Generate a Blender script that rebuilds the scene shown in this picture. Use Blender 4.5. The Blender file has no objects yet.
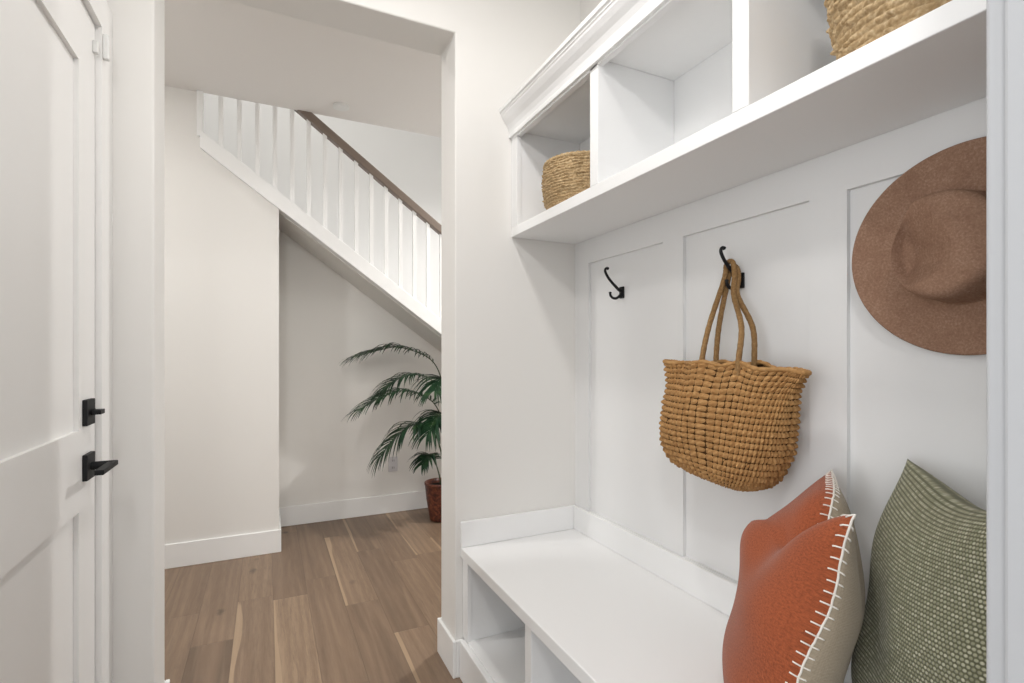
import bpy, bmesh, math, random
import numpy as np
from mathutils import Vector, Matrix

S = bpy.context.scene
COL = S.collection
random.seed(7)
RNG = np.random.default_rng(7)

# ------------------------------------------------------------------ camera
cd = bpy.data.cameras.new('camera')
cam = bpy.data.objects.new('camera', cd)
COL.objects.link(cam)
cam.location = (0, 0, 1.25)
cam.rotation_euler = (math.pi / 2, 0, -math.radians(25.45))
cd.sensor_width = 36
cd.sensor_fit = 'HORIZONTAL'
cd.lens = 515 / 1024 * 36
cd.shift_y = 13 / 1024
cd.clip_start = 0.02
S.camera = cam

# ------------------------------------------------------------------ view, world, lights
S.view_settings.view_transform = 'Standard'
S.view_settings.look = 'None'
S.view_settings.gamma = 1
S.view_settings.use_curve_mapping = False
S.view_settings.exposure = 0.03

w = bpy.data.worlds.new('world')
S.world = w
w.use_nodes = True
w.node_tree.nodes['Background'].inputs[0].default_value = (0.95, 0.975, 1.0, 1)
w.node_tree.nodes['Background'].inputs[1].default_value = 1.15


def area(name, loc, aim, power, size, color=(1, 0.978, 0.956), shape='DISK', size_y=None, spread=180):
    ld = bpy.data.lights.new(name, 'AREA')
    ld.shape = shape
    ld.size = size
    if size_y:
        ld.size_y = size_y
    ld.energy = power
    ld.color = color
    ld.spread = math.radians(spread)
    o = bpy.data.objects.new(name, ld)
    COL.objects.link(o)
    o.location = loc
    d = Vector(aim) - Vector(loc)
    o.rotation_euler = d.to_track_quat('-Z', 'Y').to_euler()
    return o


# ceiling lamp of the mudroom, ceiling lamps of the hall, stairwell lamp, unseen daylight fill added from the left
area('mudroom_ceiling_lamp', (0.36, 1.12, 2.79), (0.36, 1.12, 0), 10.5, 0.16)
area('entry_ceiling_lamp', (-0.45, -0.5, 2.79), (0.3, 1.9, 1.3), 20, 0.3)
area('entry_daylight_fill', (-1.7, -0.25, 1.2), (1.1, 0.5, 1.35), 21, 1.2, (0.93, 0.965, 1.0), 'RECTANGLE', 1.7)
area('hall_ceiling_lamp', (-1.1, 2.34, 2.79), (-1.1, 2.34, 0), 18, 0.1)
area('hall_right_lamp', (2.15, 2.85, 2.79), (2.15, 2.85, 0), 46, 0.07)
area('stairwell_lamp', (-0.1, 4.2, 5.2), (0.1, 4.2, 0), 27, 1.0)


# ------------------------------------------------------------------ materials
def mat(name, color, rough=0.6, spec=0.5, metal=0.0):
    m = bpy.data.materials.new(name)
    m.use_nodes = True
    b = m.node_tree.nodes['Principled BSDF']
    b.inputs['Base Color'].default_value = (*color, 1)
    b.inputs['Roughness'].default_value = rough
    b.inputs['Specular IOR Level'].default_value = spec
    b.inputs['Metallic'].default_value = metal
    return m


class NT:
    def __init__(self, m):
        self.t = m.node_tree
        self.b = self.t.nodes['Principled BSDF']

    def n(self, kind, ins=None, **props):
        x = self.t.nodes.new(kind)
        for k, v in props.items():
            setattr(x, k, v)
        for k, v in (ins or {}).items():
            if isinstance(v, bpy.types.NodeSocket):
                self.t.links.new(v, x.inputs[k])
            else:
                x.inputs[k].default_value = v
        return x

    def math(self, op, a, b=0.0, c=0.0):
        return self.n('ShaderNodeMath', {0: a, 1: b, 2: c}, operation=op).outputs[0]

    def link(self, a, b):
        self.t.links.new(a, b)

    def ramp(self, fac, stops):
        r = self.n('ShaderNodeValToRGB', {0: fac})
        e = r.color_ramp.elements
        while len(e) < len(stops):
            e.new(0.5)
        for i, (p, c) in enumerate(stops):
            e[i].position = p
            e[i].color = (*c, 1)
        return r.outputs[0]

    def mix(self, fac, a, b):
        x = self.n('ShaderNodeMix', data_type='RGBA')
        for s, v in ((x.inputs[0], fac), (x.inputs[6], a), (x.inputs[7], b)):
            if isinstance(v, bpy.types.NodeSocket):
                self.t.links.new(v, s)
            else:
                s.default_value = v if not isinstance(v, tuple) or len(v) == 4 else (*v, 1)
        return x.outputs[2]

    def bump(self, height, strength=0.3, dist=0.002):
        x = self.n('ShaderNodeBump', {'Height': height, 'Strength': strength, 'Distance': dist})
        self.link(x.outputs[0], self.b.inputs['Normal'])


def painted(name, color, rough, scale=260, strength=0.06):
    m = mat(name, color, rough)
    t = NT(m)
    co = t.n('ShaderNodeTexCoord').outputs['Object']
    no = t.n('ShaderNodeTexNoise', {'Vector': co, 'Scale': scale, 'Detail': 3.0}).outputs[0]
    t.bump(no, strength, 0.001)
    return m


M_WHITE = painted('white_trim_paint', (0.87, 0.87, 0.86), 0.38, 60, 0.03)
M_CAB = painted('white_cabinet_paint', (0.87, 0.87, 0.865), 0.36, 60, 0.03)
M_PANEL = painted('shaded_panelling_paint', (0.79, 0.79, 0.785), 0.4, 60, 0.03)  # cabinet white toned down, shade on the panelling put into the colour
M_WALL = painted('greige_wall_paint', (0.80, 0.785, 0.755), 0.75)
M_CEIL = painted('ceiling_paint', (0.80, 0.775, 0.745), 0.85)
M_DOOR = painted('door_paint', (0.88, 0.87, 0.85), 0.4, 60, 0.03)
M_BLACK = mat('matte_black_metal', (0.008, 0.008, 0.009), 0.55, 0.3)
M_RAIL = mat('handrail_wood', (0.2, 0.155, 0.125), 0.45)
M_PLASTIC = mat('white_plastic', (0.8, 0.8, 0.78), 0.4)
M_OUTLET = mat('shaded_white_plastic', (0.62, 0.61, 0.63), 0.35)  # white plastic greyed to paint in the palm's shadow
M_SLOT = mat('dark_slot', (0.05, 0.05, 0.05), 0.6)


def floor_material():
    m = mat('oak_plank_floor', (0.3, 0.2, 0.13), 0.42, 0.45)
    t = NT(m)
    co = t.n('ShaderNodeTexCoord').outputs['Object']
    sp = t.n('ShaderNodeSeparateXYZ', {0: co})
    x, y = sp.outputs[0], sp.outputs[1]
    W = 0.162
    px = t.math('DIVIDE', t.math('SUBTRACT', x, 0.029), W)
    row = t.math('FLOOR', px)
    fx = t.math('FRACT', px)
    r1 = t.n('ShaderNodeTexWhiteNoise', {'W': row}, noise_dimensions='1D').outputs[0]
    py = t.math('ADD', t.math('DIVIDE', y, 1.05), t.math('MULTIPLY', r1, 7.3))
    seg = t.math('FLOOR', py)
    fy = t.math('FRACT', py)
    idv = t.n('ShaderNodeCombineXYZ', {0: row, 1: seg, 2: 3.0}).outputs[0]
    wn = t.n('ShaderNodeTexWhiteNoise', {'Vector': idv}, noise_dimensions='3D')
    rv, rc = wn.outputs[0], wn.outputs[1]
    # grain coordinates: stretched along the plank, shifted per plank
    off = t.n('ShaderNodeVectorMath', {0: rc, 1: (9, 17, 5)}, operation='MULTIPLY').outputs[0]
    sc = t.n('ShaderNodeVectorMath', {0: co, 1: (1.0, 0.07, 1.0)}, operation='MULTIPLY').outputs[0]
    gv = t.n('ShaderNodeVectorMath', {0: sc, 1: off}, operation='ADD').outputs[0]
    fine = t.n('ShaderNodeTexNoise', {'Vector': gv, 'Scale': 120.0, 'Detail': 6.0, 'Roughness': 0.7, 'Distortion': 0.3}).outputs[0]
    broad = t.n('ShaderNodeTexNoise', {'Vector': gv, 'Scale': 16.0, 'Detail': 3.0, 'Distortion': 0.8}).outputs[0]
    rings = t.n('ShaderNodeTexWave', {'Vector': gv, 'Scale': 7.0, 'Distortion': 9.0, 'Detail': 2.0, 'Detail Scale': 1.2},
                wave_type='BANDS', bands_direction='X').outputs[1]
    base = t.ramp(rv, [(0.0, (0.15, 0.104, 0.07)), (0.35, (0.20, 0.138, 0.093)), (0.7, (0.24, 0.166, 0.11)), (1.0, (0.34, 0.24, 0.157))])
    c1 = t.mix(t.math('MULTIPLY', t.math('SUBTRACT', fine, 0.38), 1.7), base, (0.12, 0.075, 0.05))
    c2 = t.mix(t.math('MULTIPLY', t.math('SUBTRACT', broad, 0.42), 1.3), c1, (0.36, 0.25, 0.165))
    c3 = t.mix(t.math('MULTIPLY', rings, 0.34), c2, (0.15, 0.095, 0.062))
    # pale sapwood along one edge of some planks
    wob = t.math('MULTIPLY', t.math('SUBTRACT', t.n('ShaderNodeTexNoise', {'Vector': gv, 'Scale': 20.0, 'Detail': 2.0}).outputs[0], 0.5), 0.5)
    sap = t.n('ShaderNodeMapRange', {0: t.math('ADD', fx, wob), 1: 0.10, 2: 0.13, 3: 1.0, 4: 0.0}).outputs[0]
    has = t.math('GREATER_THAN', t.n('ShaderNodeSeparateColor', {0: rc}).outputs[1], 0.8)
    c3 = t.mix(t.math('MULTIPLY', t.math('MULTIPLY', sap, has), 0.6), c3, (0.45, 0.325, 0.21))
    # knots: sparse dark elongated spots
    kv = t.n('ShaderNodeVectorMath', {0: co, 1: (1.0, 0.6, 1.0)}, operation='MULTIPLY').outputs[0]
    kn = t.n('ShaderNodeTexNoise', {'Vector': co, 'Scale': 30.0}).outputs[1]
    kv2 = t.n('ShaderNodeVectorMath', {0: kv, 1: t.n('ShaderNodeVectorMath', {0: kn, 1: (0.03, 0.03, 0.0)}, operation='MULTIPLY').outputs[0]}, operation='ADD').outputs[0]
    vo = t.n('ShaderNodeTexVoronoi', {'Vector': kv2, 'Scale': 6.5})
    pick = t.math('GREATER_THAN', t.n('ShaderNodeSeparateColor', {0: vo.outputs[1]}).outputs[0], 0.55)
    spot = t.n('ShaderNodeMapRange', {0: vo.outputs[0], 1: 0.04, 2: 0.17, 3: 1.0, 4: 0.0}).outputs[0]
    c4 = t.mix(t.math('MULTIPLY', t.math('MULTIPLY', pick, spot), 0.8), c3, (0.06, 0.045, 0.036))
    # joints
    ex = t.math('MINIMUM', fx, t.math('SUBTRACT', 1.0, fx))
    ey = t.math('MULTIPLY', t.math('MINIMUM', fy, t.math('SUBTRACT', 1.0, fy)), 1.05 / W)
    ed = t.math('MINIMUM', ex, ey)
    gap = t.n('ShaderNodeMapRange', {0: ed, 1: 0.004, 2: 0.014, 3: 1.0, 4: 0.0}).outputs[0]
    c5 = t.mix(t.math('MULTIPLY', gap, 0.38), c4, (0.07, 0.045, 0.03))
    t.link(c5, t.b.inputs['Base Color'])
    t.bump(t.math('SUBTRACT', t.math('MULTIPLY', fine, 0.35), gap), 0.3, 0.002)
    return m


M_FLOOR = floor_material()


def straw(name, ca, cb, cc, scale=90):
    m = mat(name, ca, 0.75, 0.25)
    t = NT(m)
    co = t.n('ShaderNodeTexCoord').outputs['Object']
    a = t.n('ShaderNodeTexNoise', {'Vector': co, 'Scale': scale, 'Detail': 3.0}).outputs[0]
    b = t.n('ShaderNodeTexNoise', {'Vector': co, 'Scale': scale * 0.12, 'Detail': 2.0}).outputs[0]
    c = t.ramp(a, [(0.25, cb), (0.5, ca), (0.75, cc)])
    d = t.mix(t.math('MULTIPLY', t.math('SUBTRACT', b, 0.35), 0.8), c, cb)
    t.link(d, t.b.inputs['Base Color'])
    t.bump(t.n('ShaderNodeTexNoise', {'Vector': co, 'Scale': 500.0, 'Detail': 2.0}).outputs[0], 0.4, 0.002)
    return m


M_BAG = straw('woven_paper_straw', (0.40, 0.22, 0.082), (0.29, 0.145, 0.05), (0.50, 0.295, 0.125))
M_GAP_SHADE = mat('stitch_gap_shade', (0.06, 0.03, 0.012), 0.95, 0.1)  # dark brown painted as the shade seen in the stitch gaps
M_ROPE = straw('rope_handle_cord', (0.27, 0.155, 0.06), (0.19, 0.1, 0.04), (0.36, 0.22, 0.1), 160)
M_BASKET = straw('seagrass', (0.46, 0.325, 0.175), (0.30, 0.195, 0.09), (0.66, 0.52, 0.33), 150)


def felt_material():
    m = mat('brown_felt', (0.25, 0.145, 0.095), 1.0, 0.04)
    t = NT(m)
    co = t.n('ShaderNodeTexCoord').outputs['Object']
    a = t.n('ShaderNodeTexNoise', {'Vector': co, 'Scale': 240.0, 'Detail': 4.0, 'Roughness': 0.7}).outputs[0]
    b = t.n('ShaderNodeTexNoise', {'Vector': co, 'Scale': 30.0, 'Detail': 3.0}).outputs[0]
    c = t.ramp(t.math('ADD', t.math('MULTIPLY', a, 0.7), t.math('MULTIPLY', b, 0.3)),
               [(0.3, (0.22, 0.125, 0.082)), (0.52, (0.30, 0.18, 0.122)), (0.72, (0.41, 0.27, 0.195))])
    t.link(c, t.b.inputs['Base Color'])
    t.b.inputs['Sheen Weight'].default_value = 0.0
    t.bump(a, 0.25, 0.002)
    return m


M_FELT = felt_material()


def linen(name, ca, cb, scale=420):
    m = mat(name, ca, 0.92, 0.12)
    t = NT(m)
    uv = t.n('ShaderNodeUVMap').outputs[0]
    a = t.n('ShaderNodeTexNoise', {'Vector': uv, 'Scale': 130.0, 'Detail': 4.0, 'Roughness': 0.7}).outputs[0]
    b = t.n('ShaderNodeTexNoise', {'Vector': uv, 'Scale': 6.0, 'Detail': 3.0}).outputs[0]
    wv = t.n('ShaderNodeTexWave', {'Vector': uv, 'Scale': 60.0, 'Distortion': 1.0}, bands_direction='X').outputs[1]
    wh = t.n('ShaderNodeTexWave', {'Vector': uv, 'Scale': 60.0, 'Distortion': 1.0}, bands_direction='Y').outputs[1]
    c = t.mix(t.math('ADD', t.math('MULTIPLY', t.math('SUBTRACT', a, 0.35), 2.4), t.math('MULTIPLY', b, 0.25)), ca, cb)
    t.link(c, t.b.inputs['Base Color'])
    t.b.inputs['Sheen Weight'].default_value = 0.15
    t.bump(t.math('ADD', t.math('ADD', wv, wh), a), 0.25, 0.001)
    return m


M_RUST = linen('rust_linen', (0.40, 0.105, 0.042), (0.19, 0.048, 0.02))
M_BEIGE = linen('beige_linen', (0.40, 0.335, 0.25), (0.30, 0.25, 0.18))
M_STITCH = mat('white_cotton_yarn', (0.78, 0.74, 0.68), 0.9, 0.1)


def tweed():
    m = mat('green_basket_weave', (0.16, 0.17, 0.09), 0.92, 0.12)
    t = NT(m)
    uv = t.n('ShaderNodeUVMap').outputs[0]
    sp = t.n('ShaderNodeSeparateXYZ', {0: uv})
    N = 76.0
    u = t.math('MULTIPLY', sp.outputs[0], N)
    v = t.math('MULTIPLY', sp.outputs[1], N)
    # staggered float stitches
    fv = t.math('FRACT', v)
    rowp = t.math('MULTIPLY', t.math('FLOORED_MODULO', t.math('FLOOR', v), 2.0), 0.5)
    u2 = t.math('ADD', u, rowp)
    fu = t.math('FRACT', u2)
    du = t.math('ABSOLUTE', t.math('SUBTRACT', fu, 0.5))
    dv = t.math('ABSOLUTE', t.math('SUBTRACT', fv, 0.5))
    d = t.math('SQRT', t.math('ADD', t.math('MULTIPLY', t.math('MULTIPLY', du, du), 0.7), t.math('MULTIPLY', dv, dv)))
    knot = t.n('ShaderNodeMapRange', {0: d, 1: 0.22, 2: 0.46, 3: 1.0, 4: 0.0}, interpolation_type='SMOOTHSTEP').outputs[0]
    cid = t.n('ShaderNodeCombineXYZ', {0: t.math('FLOOR', u2), 1: t.math('FLOOR', v)}).outputs[0]
    rnd = t.n('ShaderNodeTexWhiteNoise', {'Vector': cid}, noise_dimensions='3D').outputs[0]
    yarn = t.ramp(rnd, [(0.0, (0.31, 0.305, 0.2)), (0.6, (0.43, 0.42, 0.29)), (1.0, (0.6, 0.575, 0.43))])
    c = t.mix(knot, (0.145, 0.145, 0.085), yarn)
    t.link(c, t.b.inputs['Base Color'])
    t.b.inputs['Sheen Weight'].default_value = 0.15
    t.bump(knot, 0.8, 0.004)
    return m


M_GREEN = tweed()


def leaf_material():
    m = mat('palm_leaf', (0.02, 0.07, 0.025), 0.45, 0.4)
    t = NT(m)
    co = t.n('ShaderNodeTexCoord').outputs['Object']
    a = t.n('ShaderNodeTexNoise', {'Vector': co, 'Scale': 14.0, 'Detail': 3.0}).outputs[0]
    t.link(t.ramp(a, [(0.3, (0.006, 0.022, 0.012)), (0.55, (0.014, 0.05, 0.02)), (0.75, (0.05, 0.115, 0.035))]), t.b.inputs['Base Color'])
    return m


M_LEAF = leaf_material()
M_STEM = mat('palm_stem', (0.05, 0.07, 0.03), 0.6)


def pot_material():
    m = mat('red_brown_glaze', (0.13, 0.035, 0.018), 0.4)
    t = NT(m)
    co = t.n('ShaderNodeTexCoord').outputs['Object']
    a = t.n('ShaderNodeTexNoise', {'Vector': co, 'Scale': 22.0, 'Detail': 4.0, 'Distortion': 2.0}).outputs[0]
    t.link(t.ramp(a, [(0.35, (0.05, 0.013, 0.009)), (0.55, (0.15, 0.04, 0.02)), (0.75, (0.26, 0.085, 0.04))]), t.b.inputs['Base Color'])
    return m


M_POT = pot_material()
M_SOIL = mat('potting_soil', (0.03, 0.02, 0.014), 0.95)


# ------------------------------------------------------------------ object helpers
def tag(o, label=None, cat=None, group=None, kind=None):
    if label:
        o['label'] = label
    if cat:
        o['category'] = cat
    if group:
        o['group'] = group
    if kind:
        o['kind'] = kind
    return o


def empty(name, loc=(0, 0, 0), rz=0.0):
    o = bpy.data.objects.new(name, None)
    o.empty_display_size = 0.1
    COL.objects.link(o)
    o.location = loc
    o.rotation_euler = (0, 0, rz)
    return o


def link(name, me, material, parent=None, smooth=False, bevel=0.0, seg=2):
    o = bpy.data.objects.new(name, me)
    COL.objects.link(o)
    if material is not None and not me.materials:
        me.materials.append(material)
    if parent is not None:
        o.parent = parent
    if smooth:
        for p in me.polygons:
            p.use_smooth = True
    if bevel:
        b = o.modifiers.new('edge', 'BEVEL')
        b.width = bevel
        b.segments = seg
        b.limit_method = 'ANGLE'
        b.angle_limit = math.radians(40)
        b.harden_normals = False
    return o


class MB:
    """collects faces for one mesh"""

    def __init__(self):
        self.v, self.f = [], []

    def add(self, verts, faces):
        b = len(self.v)
        self.v += [tuple(map(float, p)) for p in verts]
        self.f += [tuple(i + b for i in f) for f in faces]
        return self

    def box(self, x0, x1, y0, y1, z0, z1):
        vs = [(x, y, z) for x in (x0, x1) for y in (y0, y1) for z in (z0, z1)]
        return self.add(vs, [(0, 1, 3, 2), (4, 6, 7, 5), (0, 4, 5, 1), (2, 3, 7, 6), (0, 2, 6, 4), (1, 5, 7, 3)])

    def prism(self, poly, axis, a, b):
        """extrude a 2-D polygon along an axis: 'x' -> (y,z), 'y' -> (x,z), 'z' -> (x,y)"""
        n = len(poly)

        def P(p, t):
            return {'x': (t, p[0], p[1]), 'y': (p[0], t, p[1]), 'z': (p[0], p[1], t)}[axis]
        vs = [P(p, a) for p in poly] + [P(p, b) for p in poly]
        fs = [tuple(range(n))[::-1], tuple(range(n, 2 * n))]
        fs += [(i, (i + 1) % n, n + (i + 1) % n, n + i) for i in range(n)]
        return self.add(vs, fs)

    def tube(self, pts, r, seg=10, cap=True):
        pts = [Vector(p) for p in pts]
        n = len(pts)
        rs = [r] * n if not hasattr(r, '__len__') else list(r)
        up = None
        vs, fs = [], []
        for i, p in enumerate(pts):
            d = (pts[min(i + 1, n - 1)] - pts[max(i - 1, 0)]).normalized()
            if up is None:
                up = d.orthogonal().normalized()
            up = (up - d * up.dot(d)).normalized()
            s = d.cross(up)
            for k in range(seg):
                a = 2 * math.pi * k / seg
                vs.append(p + (up * math.cos(a) + s * math.sin(a)) * rs[i])
        for i in range(n - 1):
            for k in range(seg):
                fs.append((i * seg + k, i * seg + (k + 1) % seg, (i + 1) * seg + (k + 1) % seg, (i + 1) * seg + k))
        if cap:
            fs.append(tuple(range(seg))[::-1])
            fs.append(tuple((n - 1) * seg + k for k in range(seg)))
        return self.add(vs, fs)

    def mesh(self, name):
        me = bpy.data.meshes.new(name)
        me.from_pydata(self.v, [], self.f)
        bm = bmesh.new()
        bm.from_mesh(me)
        bmesh.ops.recalc_face_normals(bm, faces=bm.faces)
        bm.to_mesh(me)
        bm.free()
        return me

    def build(self, name, material, parent=None, smooth=False, bevel=0.0, seg=2):
        return link(name, self.mesh(name), material, parent, smooth, bevel, seg)


def bez(pts, n):
    """Catmull-Rom through the points"""
    P = [Vector(p) for p in pts]
    P = [P[0] * 2 - P[1]] + P + [P[-1] * 2 - P[-2]]
    out = []
    m = len(P) - 3
    for i in range(n + 1):
        t = i / n * m
        k = min(int(t), m - 1)
        t -= k
        a, b, c, d = P[k:k + 4]
        out.append(0.5 * ((2 * b) + (c - a) * t + (2 * a - 5 * b + 4 * c - d) * t * t + (3 * b - a - 3 * c + d) * t ** 3))
    return out


def grid_mesh(name, P, wrap_u=False, uv=None):
    """P[nu][nv][3] numpy array to a quad mesh; u may wrap"""
    nu, nv = P.shape[:2]
    me = bpy.data.meshes.new(name)
    ids = np.arange(nu * nv).reshape(nu, nv)
    if wrap_u:
        ids = np.vstack([ids, ids[:1]])
    q = np.stack([ids[:-1, :-1], ids[1:, :-1], ids[1:, 1:], ids[:-1, 1:]], -1).reshape(-1, 4)
    me.from_pydata(P.reshape(-1, 3).tolist(), [], q.tolist())
    if uv is not None:
        l = me.uv_layers.new(name='UVMap')
        flat = uv.reshape(-1, 2)[q.reshape(-1)]
        l.data.foreach_set('uv', flat.astype(np.float32).ravel())
    me.update()
    return me


def struct(name, mb, material, bevel=0.0, seg=2, parent=None):
    o = mb.build(name, material, parent, bevel=bevel, seg=seg)
    if parent is None:
        o['kind'] = 'structure'
    return o


# ------------------------------------------------------------------ room shell
CZ = 2.82
struct('floor', MB().box(-3.2, 3.6, -2.6, 4.12, -0.1, 0.0), M_FLOOR)
struct('ceiling_mudroom', MB().box(-0.9, 1.6, -1.6, 2.0, CZ, CZ + 0.15), M_CEIL)
struct('ceiling_hall', MB().box(-3.2, 3.6, 2.0, 3.585, CZ, CZ + 0.3), M_CEIL)

# wall with the wide opening to the hall
WB = 2.08
struct('wall_back', MB().prism([(-0.6, 0), (-0.312, 0), (-0.312, 2.5), (0.66, 2.5), (0.66, 0), (1.42, 0), (1.42, CZ), (-0.6, CZ)], 'y', 1.9, WB), M_WALL, bevel=0.006, seg=3)
struct('wall_hall_side', MB().box(-3.2, -0.6, 1.9, WB, 0, CZ).box(1.42, 3.6, 1.9, WB, 0, CZ), M_WALL)
struct('wall_right', MB().box(1.235, 1.42, -0.3, 1.9, 0, CZ), M_WALL)
DY0, DY1, DZ = 0.94, 1.79, 2.165
struct('wall_left', MB()
       .box(-0.6, -0.43, 0.55, DY0 - 0.02, 0, CZ)
       .box(-0.6, -0.43, DY1 + 0.02, 1.9, 0, CZ)
       .box(-0.6, -0.43, DY0 - 0.02, DY1 + 0.02, DZ + 0.02, CZ), M_WALL)
M_JAMB = painted('shaded_trim_paint', (0.46, 0.47, 0.485), 0.4, 60, 0.03)  # white trim darkened so the near wall end looks shaded
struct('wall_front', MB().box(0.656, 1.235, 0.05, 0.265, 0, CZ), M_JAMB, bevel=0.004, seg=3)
# hall: closet wall under the upper flight, niche wall, ends, stairwell
SL = -0.729


def ztop(x):            # top edge of the stair stringer
    return 2.564 + (x + 0.325) * SL


ST = 0.106 / math.cos(math.atan(-SL)) * 0.82   # vertical height of the stringer band
struct('wall_closet', MB().prism([(-3.2, 0), (0.069, 0), (0.069, ztop(0.069) - ST), (-0.345, ztop(-0.345) - ST), (-0.38, CZ), (-3.2, CZ)],
                                 'y', 3.585, 3.7), M_WALL)
struct('wall_closet_end', MB().prism([(-0.05, 0), (0.069, 0), (0.069, ztop(0.069) - ST), (-0.05, ztop(-0.05) - ST)], 'y', 3.7, 4.1), M_WALL)
struct('wall_niche', MB().prism([(0.0, 0), (3.6, 0), (3.6, 0.4), (2.4, ztop(2.4) - ST + 0.005), (0.0, ztop(0.0) - ST + 0.005)], 'y', 4.1, 4.2), M_WALL)
struct('wall_stairwell', MB().box(-3.2, 3.6, 4.75, 4.85, 0, 5.4), M_WHITE)
struct('wall_stairwell_front', MB().box(-3.2, 3.6, 3.46, 3.585, CZ + 0.3, 5.4), M_WALL)
struct('ceiling_stairwell', MB().box(-3.2, 3.6, 3.46, 4.85, 5.4, 5.5), M_WHITE)
struct('wall_hall_left', MB().box(-3.3, -3.2, 3.5, 4.85, 0, 5.5).box(-3.3, -3.2, 1.9, 3.5, 2.5, 5.5).box(-3.3, -3.2, 1.9, 2.2, 0, 2.5), M_WALL)
struct('wall_hall_right', MB().box(3.6, 3.7, 3.9, 4.85, 0, 5.5).box(3.6, 3.7, 1.9, 3.9, 2.5, 5.5).box(3.6, 3.7, 1.9, 2.2, 0, 2.5), M_WALL)


def bb_prof(h=0.142, t=0.013):
    return [(0, 0), (t, 0), (t, h - 0.004), (t - 0.003, h), (0, h)]


BB, BT = 0.142, 0.013
struct('baseboard_closet', MB().box(-3.2, 0.069 + BT, 3.585 - BT, 3.585, 0, BB).box(0.069, 0.069 + BT, 3.585, 4.1, 0, BB), M_WHITE, 0.003)
struct('baseboard_niche', MB().box(0.069, 3.6, 4.1 - BT, 4.1, 0, BB), M_WHITE, 0.003)
struct('baseboard_opening_right', MB().box(0.66 - BT, 0.66, 1.9 - BT, WB + BT, 0, BB).box(0.66, 0.69, 1.9 - BT, 1.9, 0, BB)
       .box(0.66, 3.6, WB, WB + BT, 0, BB), M_WHITE, 0.003)
struct('baseboard_opening_left', MB().box(-0.312, -0.312 + BT, 1.9 - BT, WB + BT, 0, BB).box(-0.416, -0.312, 1.9 - BT, 1.9, 0, BB)
       .box(-3.2, -0.312, WB, WB + BT, 0, BB), M_WHITE, 0.003)
struct('baseboard_front', MB().box(0.656 - BT, 0.656, 0.05, 0.265 + BT, 0, BB), M_WHITE, 0.003)
# casing strip along the near wall end
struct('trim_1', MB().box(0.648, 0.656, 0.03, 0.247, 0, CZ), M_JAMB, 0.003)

# board-and-batten panelling above the bench
pn = MB()
RX, SX = 1.219, 1.207
pn.box(RX, 1.235, 0.265, 1.9, 0.5, 1.73)
pn.box(SX, RX, 0.265, 1.9, 1.63, 1.73)                  # top rail
pn.box(SX, RX, 0.265, 1.9, 0.5, 0.60)                   # bottom rail behind the upstand
for a, b in ((1.796, 1.9), (1.258, 1.352), (0.74, 0.832), (0.265, 0.33)):
    pn.box(SX, RX, a, b, 0.60, 1.63)
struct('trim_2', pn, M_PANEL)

# ------------------------------------------------------------------ storage bench
t = empty('storage_bench', (0.678, 1.08, 0))
tag(t, 'long white built-in bench with open cubbies under its seat, below the panelled wall', 'bench')


def local(o, root):
    o.matrix_parent_inverse = Matrix.Translation(-Vector(root.location))
    return o


def part(root, name, mb, material, bevel=0.0015, seg=2, smooth=False):
    return local(mb.build(name, material, root, bevel=bevel, seg=seg, smooth=smooth), root)


Y0, Y1 = 0.266, 1.899
part(t, 'seat_top', MB().box(0.68, 1.206, Y0, Y1, 0.462, 0.5), M_CAB, 0.003)
part(t, 'upstand', MB().box(1.192, 1.206, Y0, Y1, 0.5, 0.6), M_CAB, 0.003)
part(t, 'side_upstand', MB().box(0.68, 1.192, 1.885, Y1, 0.5, 0.6), M_CAB, 0.003)
part(t, 'back_panel', MB().box(1.19, 1.206, Y0, Y1, 0.0, 0.462), M_CAB)
part(t, 'base_shelf', MB().box(0.694, 1.19, Y0, Y1, 0.115, 0.151), M_CAB)
part(t, 'kick_board', MB().box(0.672, 0.694, Y0, Y1 - 0.0135, 0.0, 0.145), M_CAB, 0.003)
part(t, 'end_panel', MB().box(0.69, 0.708, 1.846, Y1, 0.151, 0.462).box(0.708, 1.19, 1.85, Y1, 0.151, 0.462), M_CAB)
part(t, 'end_panel', MB().box(0.69, 0.708, Y0, 0.32, 0.151, 0.462).box(0.708, 1.19, Y0, 0.3, 0.151, 0.462), M_CAB)
for a in (1.322, 0.77):
    part(t, 'divider', MB().box(0.69, 1.19, a, a + 0.04, 0.151, 0.462), M_CAB)

# ------------------------------------------------------------------ wall cubby shelf
t = empty('wall_cubby_shelf', (0.9, 1.08, 1.725))
tag(t, 'white wall-hung cubby shelf with crown moulding, holding baskets above the coat hooks', 'shelf')
part(t, 'shelf_board', MB().box(0.9, 1.206, Y0, Y1, 1.728, 1.766), M_CAB, 0.002)
part(t, 'back_panel', MB().box(1.2, 1.234, Y0, Y1, 1.766, 2.145), M_CAB)
part(t, 'top_board', MB().box(0.902, 1.2, Y0, Y1, 2.143, 2.165).box(0.9, 0.92, Y0, Y1, 2.122, 2.165), M_CAB)
part(t, 'end_panel', MB().box(0.9, 0.92, 1.846, Y1, 1.766, 2.122).box(0.92, 1.2, 1.85, Y1, 1.766, 2.143), M_CAB)
part(t, 'end_panel', MB().box(0.9, 0.92, Y0, 0.31, 1.766, 2.122).box(0.92, 1.2, Y0, 0.29, 1.766, 2.143), M_CAB)
for a in (1.29, 0.752):
    part(t, 'divider', MB().box(0.9, 1.2, a, a + 0.042, 1.766, 2.143), M_CAB, 0.002)
crown = [(0.905, 2.128), (0.889, 2.128), (0.887, 2.140), (0.892, 2.146), (0.888, 2.160), (0.880, 2.176), (0.868, 2.192), (0.858, 2.208),
         (0.856, 2.214), (0.853, 2.217), (0.853, 2.224), (0.847, 2.226), (0.845, 2.238), (0.905, 2.238)]
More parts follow.
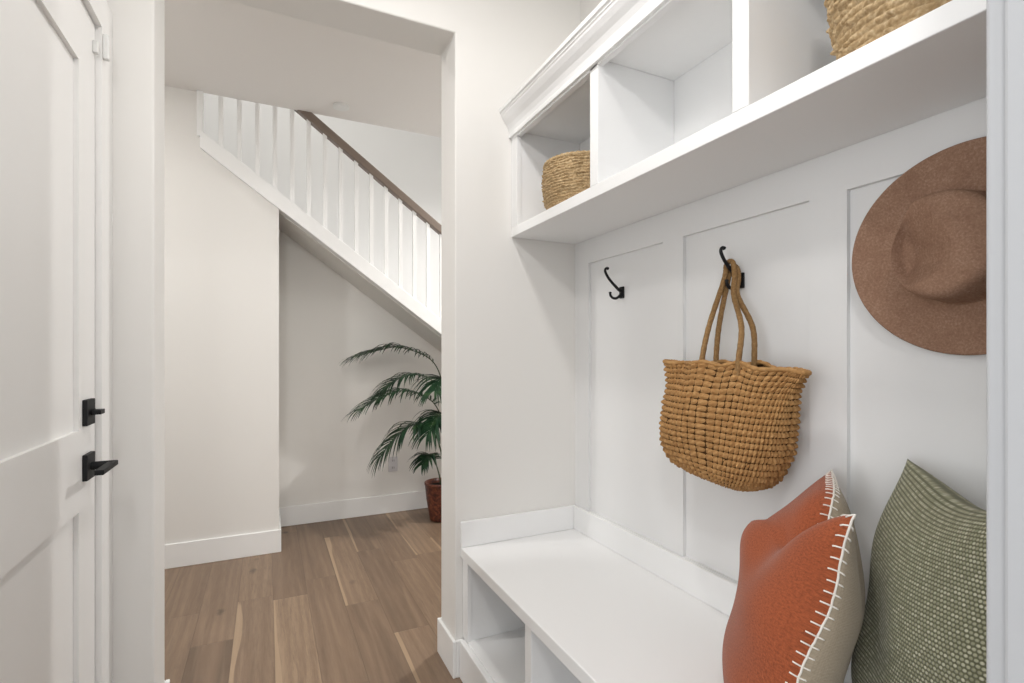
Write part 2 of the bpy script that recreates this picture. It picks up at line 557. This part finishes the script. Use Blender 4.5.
part(t, 'crown_moulding', MB().prism(crown, 'y', Y0, Y1), M_CAB, 0.001)
part(t, 'lid_board', MB().box(0.86, 1.234, Y0, Y1, 2.22, 2.237), M_CAB)

# ------------------------------------------------------------------ door, casing
XD = -0.431
d = empty('door_1', (-0.45, DY0, 0))
d['kind'] = 'structure'
lf = MB()
zb, zt = 0.012, DZ - 0.004
PA0, PA1 = DY0 + 0.13, 1.652          # panel openings
rects = [(PA0, PA1, 0.27, 0.849), (PA0, PA1, 1.055, 2.0)]
lf.box(XD - 0.04, XD, DY0 + 0.003, PA0, zb, zt).box(XD - 0.04, XD, PA1, DY1 - 0.003, zb, zt)
lf.box(XD - 0.04, XD, PA0, PA1, zb, 0.27).box(XD - 0.04, XD, PA0, PA1, 0.849, 1.055).box(XD - 0.04, XD, PA0, PA1, 2.0, zt)
part(d, 'door_frame', lf, M_DOOR, 0.0)
for (a, b, c, e) in rects:
    part(d, 'door_panel', MB().box(XD - 0.03, XD - 0.011, a - 0.001, b + 0.001, c - 0.001, e + 0.001), M_DOOR, 0.0)
hz, dz = 0.955, 1.098
YC = 1.712
esc = part(d, 'door_handle', MB().box(XD, XD + 0.011, YC - 0.034, YC + 0.034, hz - 0.034, hz + 0.034), M_BLACK, 0.0015)
esc['label'] = 'matte black door lever on a square rose'
sub = MB().tube([(XD + 0.01, YC, hz), (XD + 0.056, YC, hz)], 0.011, 16)
o = local(sub.build('neck', M_BLACK, esc, smooth=False), d)
o.matrix_parent_inverse = Matrix.Identity(4)
lv = MB().box(XD + 0.046, XD + 0.066, YC - 0.125, YC + 0.014, hz - 0.004, hz + 0.009)
o2 = lv.build('lever', M_BLACK, esc, bevel=0.002)
bolt = part(d, 'deadbolt', MB().box(XD, XD + 0.011, YC - 0.034, YC + 0.034, dz - 0.034, dz + 0.034), M_BLACK, 0.0015)
bolt['label'] = 'matte black square deadbolt plate with thumb turn'
tt = MB().tube([(XD + 0.01, YC, dz), (XD + 0.02, YC, dz)], 0.009, 14).box(XD + 0.018, XD + 0.036, YC - 0.02, YC + 0.017, dz - 0.006, dz + 0.006)
o3 = tt.build('thumb_turn', M_BLACK, bolt, bevel=0.001)
mg = part(d, 'sensor_magnet', MB().box(XD, XD + 0.012, 1.764, 1.779, 2.078, 2.112), M_PLASTIC, 0.002)
mg['label'] = 'small white contact-sensor magnet'

struct('trim_3', MB()
       .box(-0.416 - 0.044, -0.416, DY1, 1.899, 0, DZ + 0.1)
       .box(-0.416 - 0.044, -0.416, DY0 - 0.1, DY0, 0, DZ + 0.1)
       .box(-0.416 - 0.044, -0.416, DY0, DY1, DZ, DZ + 0.1), M_DOOR)
o = MB().box(-0.416, -0.402, 1.795, 1.812, 2.08, 2.15).build('contact_sensor', M_PLASTIC, bevel=0.003)
tag(o, 'small white door contact sensor stuck on the casing beside the top of the door', 'sensor')

# ------------------------------------------------------------------ staircase balustrade
t = empty('staircase', (0.4, 3.585, 0))
tag(t, 'white staircase with square balusters and brown handrail rising beyond the opening', 'staircase')
xa, xb = -0.36, 2.4
part(t, 'stringer', MB().prism([(xa, ztop(xa)), (xb, ztop(xb)), (xb, ztop(xb) - ST), (xa, ztop(xa) - ST)], 'y', 3.56, 3.64), M_WHITE, 0.003)
part(t, 'soffit', MB().prism([(xa, ztop(xa) - ST + 0.012), (xb, ztop(xb) - ST + 0.012), (xb, ztop(xb) - ST - 0.003), (xa, ztop(xa) - ST - 0.003)],
                             'y', 3.64, 4.1), M_WALL, 0)
stp = MB()
x = 2.3
while x > -0.36:
    x0 = x - 0.137
    stp.prism([(x0, ztop(x0) - ST + 0.006), (x, ztop(x) - ST + 0.006), (x, ztop(x) - 0.004), (x0, ztop(x) + 0.002)], 'y', 3.645, 4.74)
    x = x0
part(t, 'steps', stp, M_WHITE, 0)
part(t, 'newel_post', MB().box(-0.376, -0.344, 3.562, 3.64, 2.55, 3.9), M_WHITE, 0.003)
HR = 0.555
hz0 = lambda x: 2.799 + (x - 0.205) * SL
part(t, 'handrail', MB().prism([(-0.338, hz0(-0.338)), (xb, hz0(xb)), (xb, hz0(xb) + 0.066), (-0.338, hz0(-0.338) + 0.066)], 'y', 3.572, 3.63), M_RAIL, 0.008, 3)
# shoe block under the rail at each baluster gives the scalloped lower edge
bx = -0.2535
k = 0
while bx < 2.3:
    part(t, 'baluster', MB().prism([(bx - 0.0125, ztop(bx - 0.0125) - 0.004), (bx + 0.0125, ztop(bx + 0.0125) - 0.004),
                                    (bx + 0.0125, hz0(bx + 0.0125) + 0.004), (bx - 0.0125, hz0(bx - 0.0125) + 0.004)], 'y', 3.588, 3.613), M_WHITE, 0.002)
    bx += 0.0998
    k += 1

# ------------------------------------------------------------------ small fixtures in the hall
mb = MB()
mb.tube([(0.423, 3.402, CZ), (0.423, 3.402, CZ - 0.01)], 0.05, 32)
mb.tube([(0.423, 3.402, CZ - 0.01), (0.423, 3.402, CZ - 0.014)], 0.043, 32)
o = mb.build('ceiling_cover', M_PLASTIC, bevel=0.001)
tag(o, 'small round white cover plate on the hall ceiling', 'cover')

t = empty('wall_outlet', (0.904, 4.1, 0.38))
tag(t, 'white duplex wall outlet low on the wall behind the palm', 'outlet')
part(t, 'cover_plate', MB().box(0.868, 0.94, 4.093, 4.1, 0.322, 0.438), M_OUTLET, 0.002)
for zc in (0.352, 0.408):
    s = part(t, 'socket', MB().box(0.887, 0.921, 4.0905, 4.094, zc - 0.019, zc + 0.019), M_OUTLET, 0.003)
    MB().box(0.896, 0.899, 4.0895, 4.0908, zc - 0.006, zc + 0.008).box(0.909, 0.912, 4.0895, 4.0908, zc - 0.006, zc + 0.008).build('slots', M_SLOT, s)

# ------------------------------------------------------------------ coat hooks
def coat_hook(y, z, label):
    h = empty('coat_hook', (RX if z else RX, y, z))
    tag(h, label, 'hook', 'black coat hooks on the panelled wall')
    MB().box(-0.007, 0.0, -0.0125, 0.0125, -0.022, 0.022).build('mounting_plate', M_BLACK, h, bevel=0.002)
    up = [(-.004, 0, .004), (-.017, 0, .009), (-.033, 0, .022), (-.052, 0, .038), (-.068, 0, .055), (-.079, 0, .073), (-.079, 0, .083), (-.072, 0, .088), (-.065, 0, .085)]
    c = bez(up, 40)
    r = [0.0058 - 0.0016 * i / 40 for i in range(37)] + [0.0048, 0.0056, 0.0058, 0.004]
    MB().tube(c, r, 10).build('upper_prong', M_BLACK, h, smooth=True)
    lo = [(-.004, 0, -.002), (-.015, 0, -.014), (-.03, 0, -.023), (-.046, 0, -.022), (-.056, 0, -.012), (-.057, 0, 0.0)]
    c = bez(lo, 30)
    r = [0.0055 - 0.0013 * i / 30 for i in range(28)] + [0.005, 0.0056, 0.004]
    MB().tube(c, r, 10).build('lower_prong', M_BLACK, h, smooth=True)
    return h


coat_hook(1.585, 1.485, 'empty black double coat hook on the panelled wall near the far corner')
coat_hook(1.043, 1.46, 'black double coat hook on the panelled wall carrying the straw tote bag')

# ------------------------------------------------------------------ straw tote bag
BAGC = Vector((1.098, 0.985, 0))
t = empty('tote_bag', (1.098, 0.985, 0.9))
tag(t, 'woven tan straw tote bag with rope handles hanging from a black hook', 'bag')
NST, SUB, NR = 68, 8, 24
nu, nv = NST * SUB, NR * SUB + 1
U = np.linspace(0, 1, nu, endpoint=False)
V = np.linspace(0, 1, nv)
uu, vv = np.meshgrid(U, V, indexing='ij')


def prof(v, pts):
    xs, ys = zip(*pts)
    xs, ys = np.array(xs), np.array(ys)
    # smooth interpolation (cubic Hermite)
    m = np.gradient(ys, xs)
    k = np.clip(np.searchsorted(xs, v) - 1, 0, len(xs) - 2)
    h = xs[k + 1] - xs[k]
    s = (v - xs[k]) / h
    return (ys[k] * (2 * s**3 - 3 * s**2 + 1) + m[k] * h * (s**3 - 2 * s**2 + s) + ys[k + 1] * (-2 * s**3 + 3 * s**2) + m[k + 1] * h * (s**3 - s**2))


def bag_surface(uu, vv):
    """v=0 rim, v=1 bottom centre"""
    th = 2 * np.pi * uu
    ct, st_ = np.cos(th), np.sin(th)
    hw_r = prof(vv, [(0, .226), (.12, .203), (.35, .187), (.6, .168), (.76, .132), (.88, .088), (.95, .05), (1, .004)])     # toward -Y (image right)
    hw_l = prof(vv, [(0, .226), (.12, .212), (.35, .222), (.6, .216), (.76, .182), (.88, .122), (.95, .07), (1, .004)])    # toward +Y (image left)
    hd = prof(vv, [(0, .034), (.15, .055), (.35, .078), (.6, .085), (.76, .075), (.88, .055), (.95, .034), (1, .003)])
    zz = prof(vv, [(0, 1.222), (.15, 1.17), (.35, 1.095), (.6, 1.005), (.76, .95), (.88, .926), (.95, .92), (1, .92)])
    e = 0.8
    sx = np.sign(ct) * np.abs(ct) ** e
    sy = np.sign(st_) * np.abs(st_) ** e
    y = np.where(ct > 0, hw_l * sx, hw_r * sx)
    x = -hd * sy
    top = np.exp(-(vv / 0.2) ** 2)
    # gathered rim: folds where the handles pull
    y0 = y
    x = x + top * (0.010 * np.cos(y0 * 38 + 0.6) * (sy > 0) + 0.006 * np.sin(y0 * 60)) * np.minimum(1, np.abs(sy) * 1.5)
    x = x - 0.012 * np.exp(-((y0 + 0.02) / 0.035) ** 2) * top * (sy > 0)
    z = zz + top * (0.008 * np.exp(-((y0 - 0.055) / 0.03) ** 2) + 0.008 * np.exp(-((y0 + 0.066) / 0.03) ** 2) + 0.002 * np.sin(y0 * 60))
    z = z - 0.012 * top * np.clip(-y0 / 0.2, 0, 1) ** 2 + 0.006 * top * np.clip(y0 / 0.2, 0, 1) ** 2
    z = z - 0.02 * np.clip((vv - 0.55) / 0.45, 0, 1) * np.clip(0.5 - y0 / 0.2, 0, 1.2)
    # slack wrinkles on the body
    x = x + 0.006 * np.sin(y0 * 22 + z * 14) * (1 - top) * (sy > 0) * np.clip((1 - vv) * 3, 0, 1)
    return np.stack([x, y, z], -1)


B = bag_surface(uu, vv)
dU = np.roll(B, -1, 0) - np.roll(B, 1, 0)
dV = np.gradient(B, axis=1)
N = np.cross(dU, dV)
N /= np.linalg.norm(N, axis=-1, keepdims=True) + 1e-9
out = np.sign(np.mean(np.sum(N[:, :nv // 2] * (B[:, :nv // 2] - np.array([0, 0, 1.05])) * np.array([1, 1, 0]), -1)))
N *= out
rowi = np.minimum(np.floor(vv * NR), NR - 1)
fv = vv * NR - rowi
jit = RNG.normal(0, 1, (NST, NR))
ci = (np.floor(uu * NST).astype(int)) % NST
fu = uu * NST - np.floor(uu * NST)
su = np.clip(np.sin(np.pi * fu) * 1.25, 0, 1)
sv = np.clip(np.sin(np.pi * fv) * 1.25, 0, 1)
st = 0.66 * su * sv + 0.17 * (su + sv)
amp = 0.0072 * (1 + 0.2 * jit[ci, rowi.astype(int)]) * np.clip((1 - vv) * 4 + 0.2, 0.2, 1)
# a diagonal twist inside each stitch
tw = 0.0018 * np.sin(2 * np.pi * (fu + fv)) * st
SHADE = B - N * 0.0024  # added sheet behind the stitches, carries the painted gap shade
SHADE[..., 2] -= 0.9
B = B + N * ((st * amp) + tw - 0.004)[..., None]
B[..., 2] -= 0.9
me = grid_mesh('bag_body', B, True)
link('bag_body', me, M_BAG, t, smooth=True)
o = link('gap_shade_sheet', grid_mesh('gap_shade_sheet', SHADE[::4, ::4], True), M_GAP_SHADE, t, smooth=True)
o['label'] = 'dark sheet painted as shade between the stitches'
# rim cord
rc = bag_surface(np.linspace(0, 1, 160, endpoint=False)[:, None], np.zeros((160, 1)))[:, 0, :]
rc[:, 2] -= 0.9
rim = MB()
pts = [Vector(p) for p in rc] + [Vector(rc[0])]
rr = [0.0058 + 0.0012 * math.sin(i * 2.1) for i in range(len(pts))]
rim.tube(pts, rr, 8, False)
rim.build('rim', M_BAG, t, smooth=True)
# two rope handles: local coordinates about (1.098, .985, .9)
for (xa_, ya, yb, xt, nm) in ((1.062, 1.037, 0.917, 1.174, 0), (1.128, 1.05, 0.925, 1.189, 1)):
    zz_ = 1.222
    yt, zk = 1.043, 1.5115 if nm == 0 else 1.499
    p = [(xa_, ya, zz_ - 0.05), (xa_, ya, zz_ + 0.01), (xa_ + 0.3 * (xt - xa_), ya + 0.006, 1.33), (xt - 0.004, yt + 0.0165, 1.462), (xt, yt + 0.0125, zk - 0.010), (xt, yt, zk),
         (xt, yt - 0.0125, zk - 0.010), (xt - 0.002, yt - 0.0175, 1.462), (xt - 0.03, yt - 0.04, 1.41), (xa_ + 0.3 * (xt - xa_), yb + 0.02, 1.32), (xa_, yb, zz_ + 0.01), (xa_, yb, zz_ - 0.05)]
    c = [q - Vector((1.098, .985, .9)) for q in bez(p, 110)]
    rr = [0.0072 + 0.0004 * math.sin(i * 2.4) for i in range(len(c))]
    MB().tube(c, rr, 12).build('handle', M_ROPE, t, smooth=True)


# ------------------------------------------------------------------ seagrass baskets
def basket(name, loc, r0, r1, h, label, rz=0.0, rows=17):
    t = empty(name, loc, rz)
    tag(t, label, 'basket', 'seagrass baskets in the wall cubbies')
    ns = 46
    nu, nv = ns * 6, rows * 7 + 1
    U = np.linspace(0, 1, nu, endpoint=False)
    V = np.linspace(0, 1, nv)
    uu, vv = np.meshgrid(U, V, indexing='ij')
    jit = RNG.normal(0, 1, (ns, rows))
    row = np.minimum(np.floor(vv * rows), rows - 1)
    fv = vv * rows - row
    ph = uu * ns + 0.55 * fv * np.where(row % 2 == 0, 1, -1) + 0.37 * row
    ci = np.floor(ph).astype(int) % ns
    fu = ph - np.floor(ph)
    bulge = np.sin(np.pi * fv) ** 0.6
    strand = np.sin(np.pi * fu) ** 0.6
    r = r0 + (r1 - r0) * vv ** 0.8 + 0.012 * np.sin(np.pi * vv)
    r = r + (0.0062 + 0.0026 * jit[ci, row.astype(int)]) * bulge * (0.2 + 0.8 * strand)
    th = uu * 2 * np.pi
    z = vv * h + (0.002 * np.sin(th * 3 + 1) + 0.002 * np.sin(th * 11 + row)) * vv
    P = np.stack([r * np.cos(th), r * np.sin(th), z], -1)
    link('basket_wall', grid_mesh('basket_wall', P, True), M_BASKET, t, smooth=True)
    pts = [(math.cos(a) * (r1 - .001), math.sin(a) * (r1 - .001), h + 0.002) for a in [2 * math.pi * i / 120 for i in range(121)]]
    MB().tube(pts, [0.0085 + 0.0018 * math.sin(i * 2.3) for i in range(121)], 8, False).build('rim', M_BASKET, t, smooth=True)
    MB().tube([(0, 0, 0.002), (0, 0, 0.01)], r0, 48).build('base', M_BASKET, t)
    return t


basket('storage_basket', (1.045, 1.60, 1.767), 0.118, 0.134, 0.17, 'round woven seagrass basket in the far end cubby of the white wall shelf')
basket('storage_basket', (1.035, 0.495, 1.767), 0.118, 0.145, 0.25, 'round woven seagrass basket in the cubby above the brown hat', 0.7, 20)

# ------------------------------------------------------------------ felt hat
HY, HZ = 0.508, 1.45
t = empty('felt_hat', (1.205, HY, HZ))
tag(t, 'wide-brimmed brown felt hat with pinched crown hung flat against the panelled wall', 'hat')
# local: +X away from the wall is -X; build with a = along -Y, b = up, c = out (toward -X)
def hat_pt(a, b, c):
    return np.stack([-c, -a, b], -1)


nr, nt = 40, 180
R_ = np.linspace(0, 1, nr)
T_ = np.linspace(0, 2 * np.pi, nt, endpoint=False)
tt_, rr_ = np.meshgrid(T_, R_, indexing='ij')
CA, CB = 0.093, 0.104          # crown half-axes (across, along) measured at the brim
BA, BB_ = 0.199, 0.2
def crown_r(th):
    deg = np.degrees(th) % 360
    k = np.interp(deg, [0, 60, 95, 118, 150, 188, 225, 262, 300, 360], [1.0, .99, 1.0, 1.07, .97, 1.04, 1.03, 1.0, .99, 1.0])
    return k / np.sqrt((np.cos(th) / CA) ** 2 + (np.sin(th) / CB) ** 2)


def brim_r(th):
    return 1.0 / np.sqrt((np.cos(th) / BA) ** 2 + (np.sin(th) / BB_) ** 2)


rb = crown_r(tt_) * 0.96 + (brim_r(tt_) - crown_r(tt_) * 0.96) * rr_
a, b = rb * np.cos(tt_), rb * np.sin(tt_)
c = 0.016 + 0.010 * (rr_) ** 2 * np.cos(2 * tt_) + 0.004 * np.sin(tt_) * rr_ + 0.006 * rr_ ** 3
topb = hat_pt(a, b, c + 0.0025)
botb = hat_pt(a, b, c - 0.0025)
edge = hat_pt(a[:, -1:] * 1.008, b[:, -1:] * 1.008, c[:, -1:])
P = np.concatenate([topb, edge, botb[:, ::-1]], 1)
link('brim', grid_mesh('brim', P, True), M_FELT, t, smooth=True)
# crown: side wall rises and closes into a teardrop top with a centre crease and two front pinches
nr = 70
V = np.linspace(0, 1, nr)
tt_, vv = np.meshgrid(T_, V, indexing='ij')
Hc = 0.105
rc_ = prof(vv, [(0, 1.03), (.06, 1.0), (.3, .965), (.46, .92), (.56, .84), (.66, .72), (.78, .5), (.9, .22), (1, 0.0)])
hc_ = prof(vv, [(0, 0.0), (.06, .06), (.3, .55), (.46, .87), (.56, .965), (.66, .995), (.78, 1.0), (.9, 1.0), (1, 1.0)])
cr = crown_r(tt_)
a = cr * rc_ * np.cos(tt_)
b = cr * rc_ * np.sin(tt_)
h = Hc * hc_
g = np.clip((hc_ - 0.7) / 0.3, 0, 1)
# large pinch on one side of the crown, bounded by a curved ridge, and a shallow one opposite
ridge = np.interp(b, [-0.11, -0.08, -0.055, -0.03, 0.0, 0.03, 0.065, 0.11], [-0.08, -0.045, -0.005, 0.02, 0.022, 0.008, -0.014, -0.045])
ra = a - ridge
rho = np.sqrt((a / CA) ** 2 + (b / CB) ** 2)
pin = np.clip(0.04 - ra / 0.085, 0, 1) ** 1.15
lip = np.clip((0.99 - rho) / 0.13, 0, 1)
h = h - 0.056 * g * pin * (0.6 + 0.4 * lip)
h = h - 0.016 * g * np.clip((ra - 0.02) / 0.05, 0, 1) * np.exp(-((b - 0.02) / 0.05) ** 2)
h = h - 0.010 * g * np.clip((b - 0.04) / 0.06, 0, 1) 
P = hat_pt(a, b, h + 0.016)
link('crown', grid_mesh('crown', P, True), M_FELT, t, smooth=True)


# ------------------------------------------------------------------ cushions
def cushion_axes(yaw_dir, lean):
    """width axis W (horizontal, from far corner to near corner), up axis tilted by lean toward -n, normal n"""
    W = Vector((yaw_dir[0], yaw_dir[1], 0)).normalized()
    n = Vector((W.y, -W.x, 0))
    if n.x > 0:
        n = -n
    up = (Vector((0, 0, 1)) * math.cos(lean) - n * math.sin(lean)).normalized()
    n2 = (n * math.cos(lean) + Vector((0, 0, 1)) * math.sin(lean)).normalized()
    return W, up, n2


def cushion_surface(s, t, side, hw, hh, T, dent_s, dent_w, dent_d, seed, fold=0.0, pinch=0.06):
    """s,t in [-1,1]; side +1 front, -1 back; local (w, u, n)"""
    k = (1 - np.abs(s) ** 2.6) * (1 - np.abs(t) ** 2.6)
    th = T * np.clip(k, 0, 1) ** 0.57
    ws = hw * s * (1 - pinch * (1 - t ** 2)) 
    ht = hh * t * (1 - pinch * (1 - s ** 2))
    tu = np.clip((t + 0.25) / 1.25, 0, 1)
    g = np.exp(-((s - dent_s) / dent_w) ** 2)
    ht = ht - dent_d * g * tu ** 1.6
    # crease lines running from the dent
    rg = np.random.default_rng(seed)
    wr = np.zeros_like(s)
    for _ in range(9):
        ang = rg.uniform(0, np.pi)
        fr = rg.uniform(3, 8)
        wr += rg.uniform(0.2, 1) * np.sin(fr * (s * math.cos(ang) + t * math.sin(ang)) + rg.uniform(0, 6.28))
    th = th + 0.0032 * wr * np.clip(k, 0, 1) ** 0.4
    if side < 0 and seed == 5:
        th = th * (1 - 0.28 * t)
    if fold:
        tc = 0.58 + 0.42 * s
        f = np.clip((t - tc) / 0.08, 0, 1)
        f = f * f * (3 - 2 * f) * (1 - np.clip((s - 0.35) / 0.3, 0, 1))
        th = th * (1 - fold * f) + 0.02 * np.exp(-((s + 0.25) / 0.5) ** 2 - ((t - 0.36) / 0.24) ** 2)
    return ws, ht, side * th - 0.012 * (1 - t ** 2) + 0.004 * np.sin(7 * t + 2 * s)


def cushion_mesh(name, side, n, args, O, W, up, nn, uvs=1.0):
    L_ = np.linspace(-1, 1, n)
    # denser near the border so the seam is round
    L_ = np.sign(L_) * (1 - (1 - np.abs(L_)) ** 1.25)
    s, t = np.meshgrid(L_, L_, indexing='ij')
    w_, u_, d_ = cushion_surface(s, t, side, *args)
    P = (np.array(O)[None, None] + w_[..., None] * np.array(W) + u_[..., None] * np.array(up) + d_[..., None] * np.array(nn))
    uv = np.stack([(s + 1) / 2 * uvs, (t + 1) / 2 * uvs], -1)
    return P, grid_mesh(name, P, False, uv)


def fix_low(me, zmin):
    """settle the underside on the seat"""
    for v in me.vertices:
        if v.co.z < zmin:
            v.co.z = zmin


# rust and beige cushion
W, up, nn = cushion_axes((-0.305, -0.232), math.radians(17))
W = (W + Vector((0, 0, 0.05))).normalized()
A = Vector((1.172, 0.757, 0.985))
hw, hh = 0.225, 0.252
centre = A + W * hw - up * hh
args = (hw, hh, 0.118, 0.38, 0.34, 0.095, 3, 0.16)
t = empty('rust_cushion', (centre.x, centre.y, 0.5))
tag(t, 'rust linen cushion with beige back and white blanket stitching, propped on the bench', 'cushion')
off = Vector(centre) - Vector((centre.x, centre.y, 0.5))
P, me = cushion_mesh('front_cover', 1, 90, args, off, W, up, nn)
fix_low(me, 0.002)
o = link('front_cover', me, M_RUST, t, smooth=True)
o['label'] = 'rust orange linen front'
args_b = (hw, hh, 0.088, 0.38, 0.34, 0.095, 5)
P, me = cushion_mesh('back_cover', -1, 90, args_b, off, W, up, nn)
fix_low(me, 0.002)
o = link('back_cover', me, M_BEIGE, t, smooth=True)
o['label'] = 'beige linen back'
# blanket stitch round the seam
def seam(side_s, side_t, inset=0.0, sd=1, ar=args):
    s = np.array([side_s * (1 - inset)])
    tt = np.array([side_t * (1 - inset)])
    w_, u_, d_ = cushion_surface(s, tt, sd, *ar)
    p = off + W * float(w_[0]) + up * float(u_[0]) + nn * float(d_[0])
    p.z = max(p.z, 0.003)
    return p


stm = MB()
ring = []
nS = 52
for e in range(4):
    for i in range(nS):
        q = -1 + 2 * i / nS
        ring.append({0: (q, 1), 1: (1, -q), 2: (-q, -1), 3: (-1, q)}[e])
rp = [seam(a, b) for a, b in ring]
rp.append(rp[0])
stm.tube([p + Vector((random.uniform(-.001, .001), random.uniform(-.001, .001), random.uniform(-.001, .001))) for p in rp], 0.0019, 7, False)
for i, (a, b) in enumerate(ring):
    if i % 2:
        continue
    p0 = seam(a, b)
    for sd, ar, ln in ((1, args, 0.013), (-1, args_b, 0.010)):
        ins = 0.0
        while ins < 0.2:
            ins += 0.003
            p2 = seam(a, b, ins, sd, ar)
            if (p2 - p0).length > ln:
                break
        p1 = seam(a, b, ins * 0.5, sd, ar)
        stm.tube([p0, p1 + nn * 0.0014 * sd, p2 + nn * 0.0008 * sd], 0.0014, 6)
o = stm.build('blanket_stitch', M_STITCH, t, smooth=True)
o['label'] = 'off-white yarn blanket stitch'

# green cushion
W, up, nn = cushion_axes((-0.215, -0.30), math.radians(9))
A = Vector((1.170, 0.601, 1.040))
hw, hh = 0.192, 0.27
centre = A + W * hw - up * hh
args_g = (hw, hh, 0.098, 0.15, 0.6, 0.022, 11)
t = empty('green_cushion', (centre.x, centre.y, 0.5))
tag(t, 'green basket-weave cushion leaning on the wall behind the rust cushion', 'cushion')
off = Vector(centre) - Vector((centre.x, centre.y, 0.5))
Lf, mf = cushion_mesh('front', 1, 80, args_g, off, W, up, nn)
Lb, mbk = cushion_mesh('back', -1, 80, args_g, off, W, up, nn)
bm = bmesh.new()
bm.from_mesh(mf)
bm.from_mesh(mbk)
bmesh.ops.remove_doubles(bm, verts=bm.verts, dist=0.0004)
bmesh.ops.recalc_face_normals(bm, faces=bm.faces)
me = bpy.data.meshes.new('cover')
bm.to_mesh(me)
bm.free()
fix_low(me, 0.002)
link('cover', me, M_GREEN, t, smooth=True)

# ------------------------------------------------------------------ potted palm
PX, PY = 1.195, 3.755
t = empty('potted_palm', (PX, PY, 0))
tag(t, 'dark green potted palm standing under the stairs in a red-brown pot', 'plant')
prof_ = [(0.0, 0.004), (0.082, 0.004), (0.088, 0.01), (0.1, 0.08), (0.113, 0.16), (0.121, 0.24), (0.123, 0.268), (0.127, 0.272), (0.127, 0.288), (0.116, 0.29), (0.112, 0.25)]
ns = 48
vs, fs = [], []
for (r, z) in prof_:
    for k in range(ns):
        a = 2 * math.pi * k / ns
        vs.append((r * math.cos(a), r * math.sin(a), z))
for i in range(len(prof_) - 1):
    for k in range(ns):
        fs.append((i * ns + k, i * ns + (k + 1) % ns, (i + 1) * ns + (k + 1) % ns, (i + 1) * ns + k))
MB().add(vs, fs).build('pot', M_POT, t, smooth=True)
MB().tube([(0, 0, 0.235), (0, 0, 0.255)], [0.113, 0.113], 40).build('soil', M_SOIL, t)


def frond(pts, n_leaf, lmax, start, droop, rmax=0.006, seed=0):
    rg = random.Random(seed)
    c = bez([Vector(p) - Vector((PX, PY, 0)) for p in pts], 80)
    m = MB()
    m.tube(c, [rmax * (1 - 0.8 * i / 80) for i in range(81)], 6)
    st_ = m.build('frond_stem', M_STEM, t, smooth=True)
    lm = MB()
    for side in (-1, 1):
        for i in range(n_leaf):
            q = i / (n_leaf - 1)
            f = start + (1 - start) * q
            k = min(int(f * 80), 79)
            p = c[k].lerp(c[k + 1], f * 80 - k)
            d = (c[k + 1] - c[k]).normalized()
            sd = d.cross(Vector((0, 0, 1)))
            if sd.length < 0.1:
                sd = Vector((0, 1, 0))
            sd.normalize()
            upv = sd.cross(d).normalized()
            ln = lmax * (0.35 + 0.65 * math.sin(math.pi * min(1, 0.18 + 0.74 * q)) ** 0.8) * rg.uniform(0.88, 1.1)
            ang = math.radians(66 - 42 * q + rg.uniform(-9, 9))
            dir_ = (d * math.cos(ang) + sd * side * math.sin(ang) + upv * (0.22 + rg.uniform(-.08, .08))).normalized()
            wd = 0.0078 * (0.7 + 0.5 * math.sin(math.pi * q)) * rg.uniform(0.85, 1.15)
            nseg = 6
            prev = p
            rows = []
            for j in range(nseg + 1):
                u = j / nseg
                if j:
                    dd = (dir_ + Vector((0, 0, -1)) * droop * u * u * 2.0).normalized()
                    prev = prev + dd * (ln / nseg)
                else:
                    dd = dir_
                wv = dd.cross(upv)
                if wv.length < 1e-3:
                    wv = sd
                wv.normalize()
                fold = wv.cross(dd).normalized() * 0.25
                ww = wd * (math.sin(math.pi * min(1, 0.12 + 0.88 * u) ** 0.75) if u < 1 else 0.02) + 0.0006
                # keep leaflets off the wall behind
                for x_ in (prev,):
                    if x_.y + PY > 4.075:
                        x_.y = 4.075 - PY
                rows.append((prev + wv * ww + fold * ww, prev.copy(), prev - wv * ww + fold * ww))
            v_, f_ = [], []
            for r in rows:
                v_ += list(r)
            for j in range(nseg):
                for e in (0, 1):
                    f_.append((j * 3 + e, j * 3 + e + 1, j * 3 + e + 4, j * 3 + e + 3))
            lm.add(v_, f_)
    me = lm.mesh('leaflets')
    o = link('leaflets', me, M_LEAF, st_, smooth=True)
    return o


fronds = [
    # pts, leaflets per side, leaflet length, start, droop
    ([(1.215, 3.80, .25), (1.24, 3.80, .8), (1.17, 3.83, 1.17), (0.93, 3.88, 1.30), (0.75, 3.9, 1.28), (0.60, 3.9, 1.235)], 24, .2, .42, .55),
    ([(1.21, 3.79, .25), (1.22, 3.76, .62), (1.13, 3.72, .88), (0.92, 3.7, .985), (0.74, 3.68, .95), (0.58, 3.66, .87)], 24, .19, .40, .6),
    ([(1.22, 3.81, .25), (1.22, 3.8, .8), (1.15, 3.78, 1.03), (1.0, 3.78, 1.1), (0.85, 3.76, 1.06), (0.76, 3.74, 0.985)], 20, .19, .5, .7),
    ([(1.21, 3.78, .25), (1.19, 3.74, .5), (1.10, 3.68, .69), (0.95, 3.64, .75), (0.82, 3.62, .67), (0.71, 3.6, .55)], 22, .2, .40, .9),
    ([(1.23, 3.80, .25), (1.26, 3.8, .7), (1.22, 3.72, 1.0), (1.14, 3.58, 1.08), (1.06, 3.47, 1.0)], 20, .19, .5, .8),
    ([(1.22, 3.79, .25), (1.24, 3.75, .55), (1.18, 3.64, .80), (1.09, 3.54, .80), (1.0, 3.46, .70)], 20, .18, .45, .8),
    ([(1.2, 3.78, .25), (1.17, 3.75, .36), (1.12, 3.7, .47), (1.06, 3.64, .52), (1.0, 3.58, .47)], 14, .12, .5, .7),
]
for i, fr in enumerate(fronds):
    frond(fr[0], int(fr[1] * 1.3), fr[2] * 1.4, *fr[3:], seed=i)
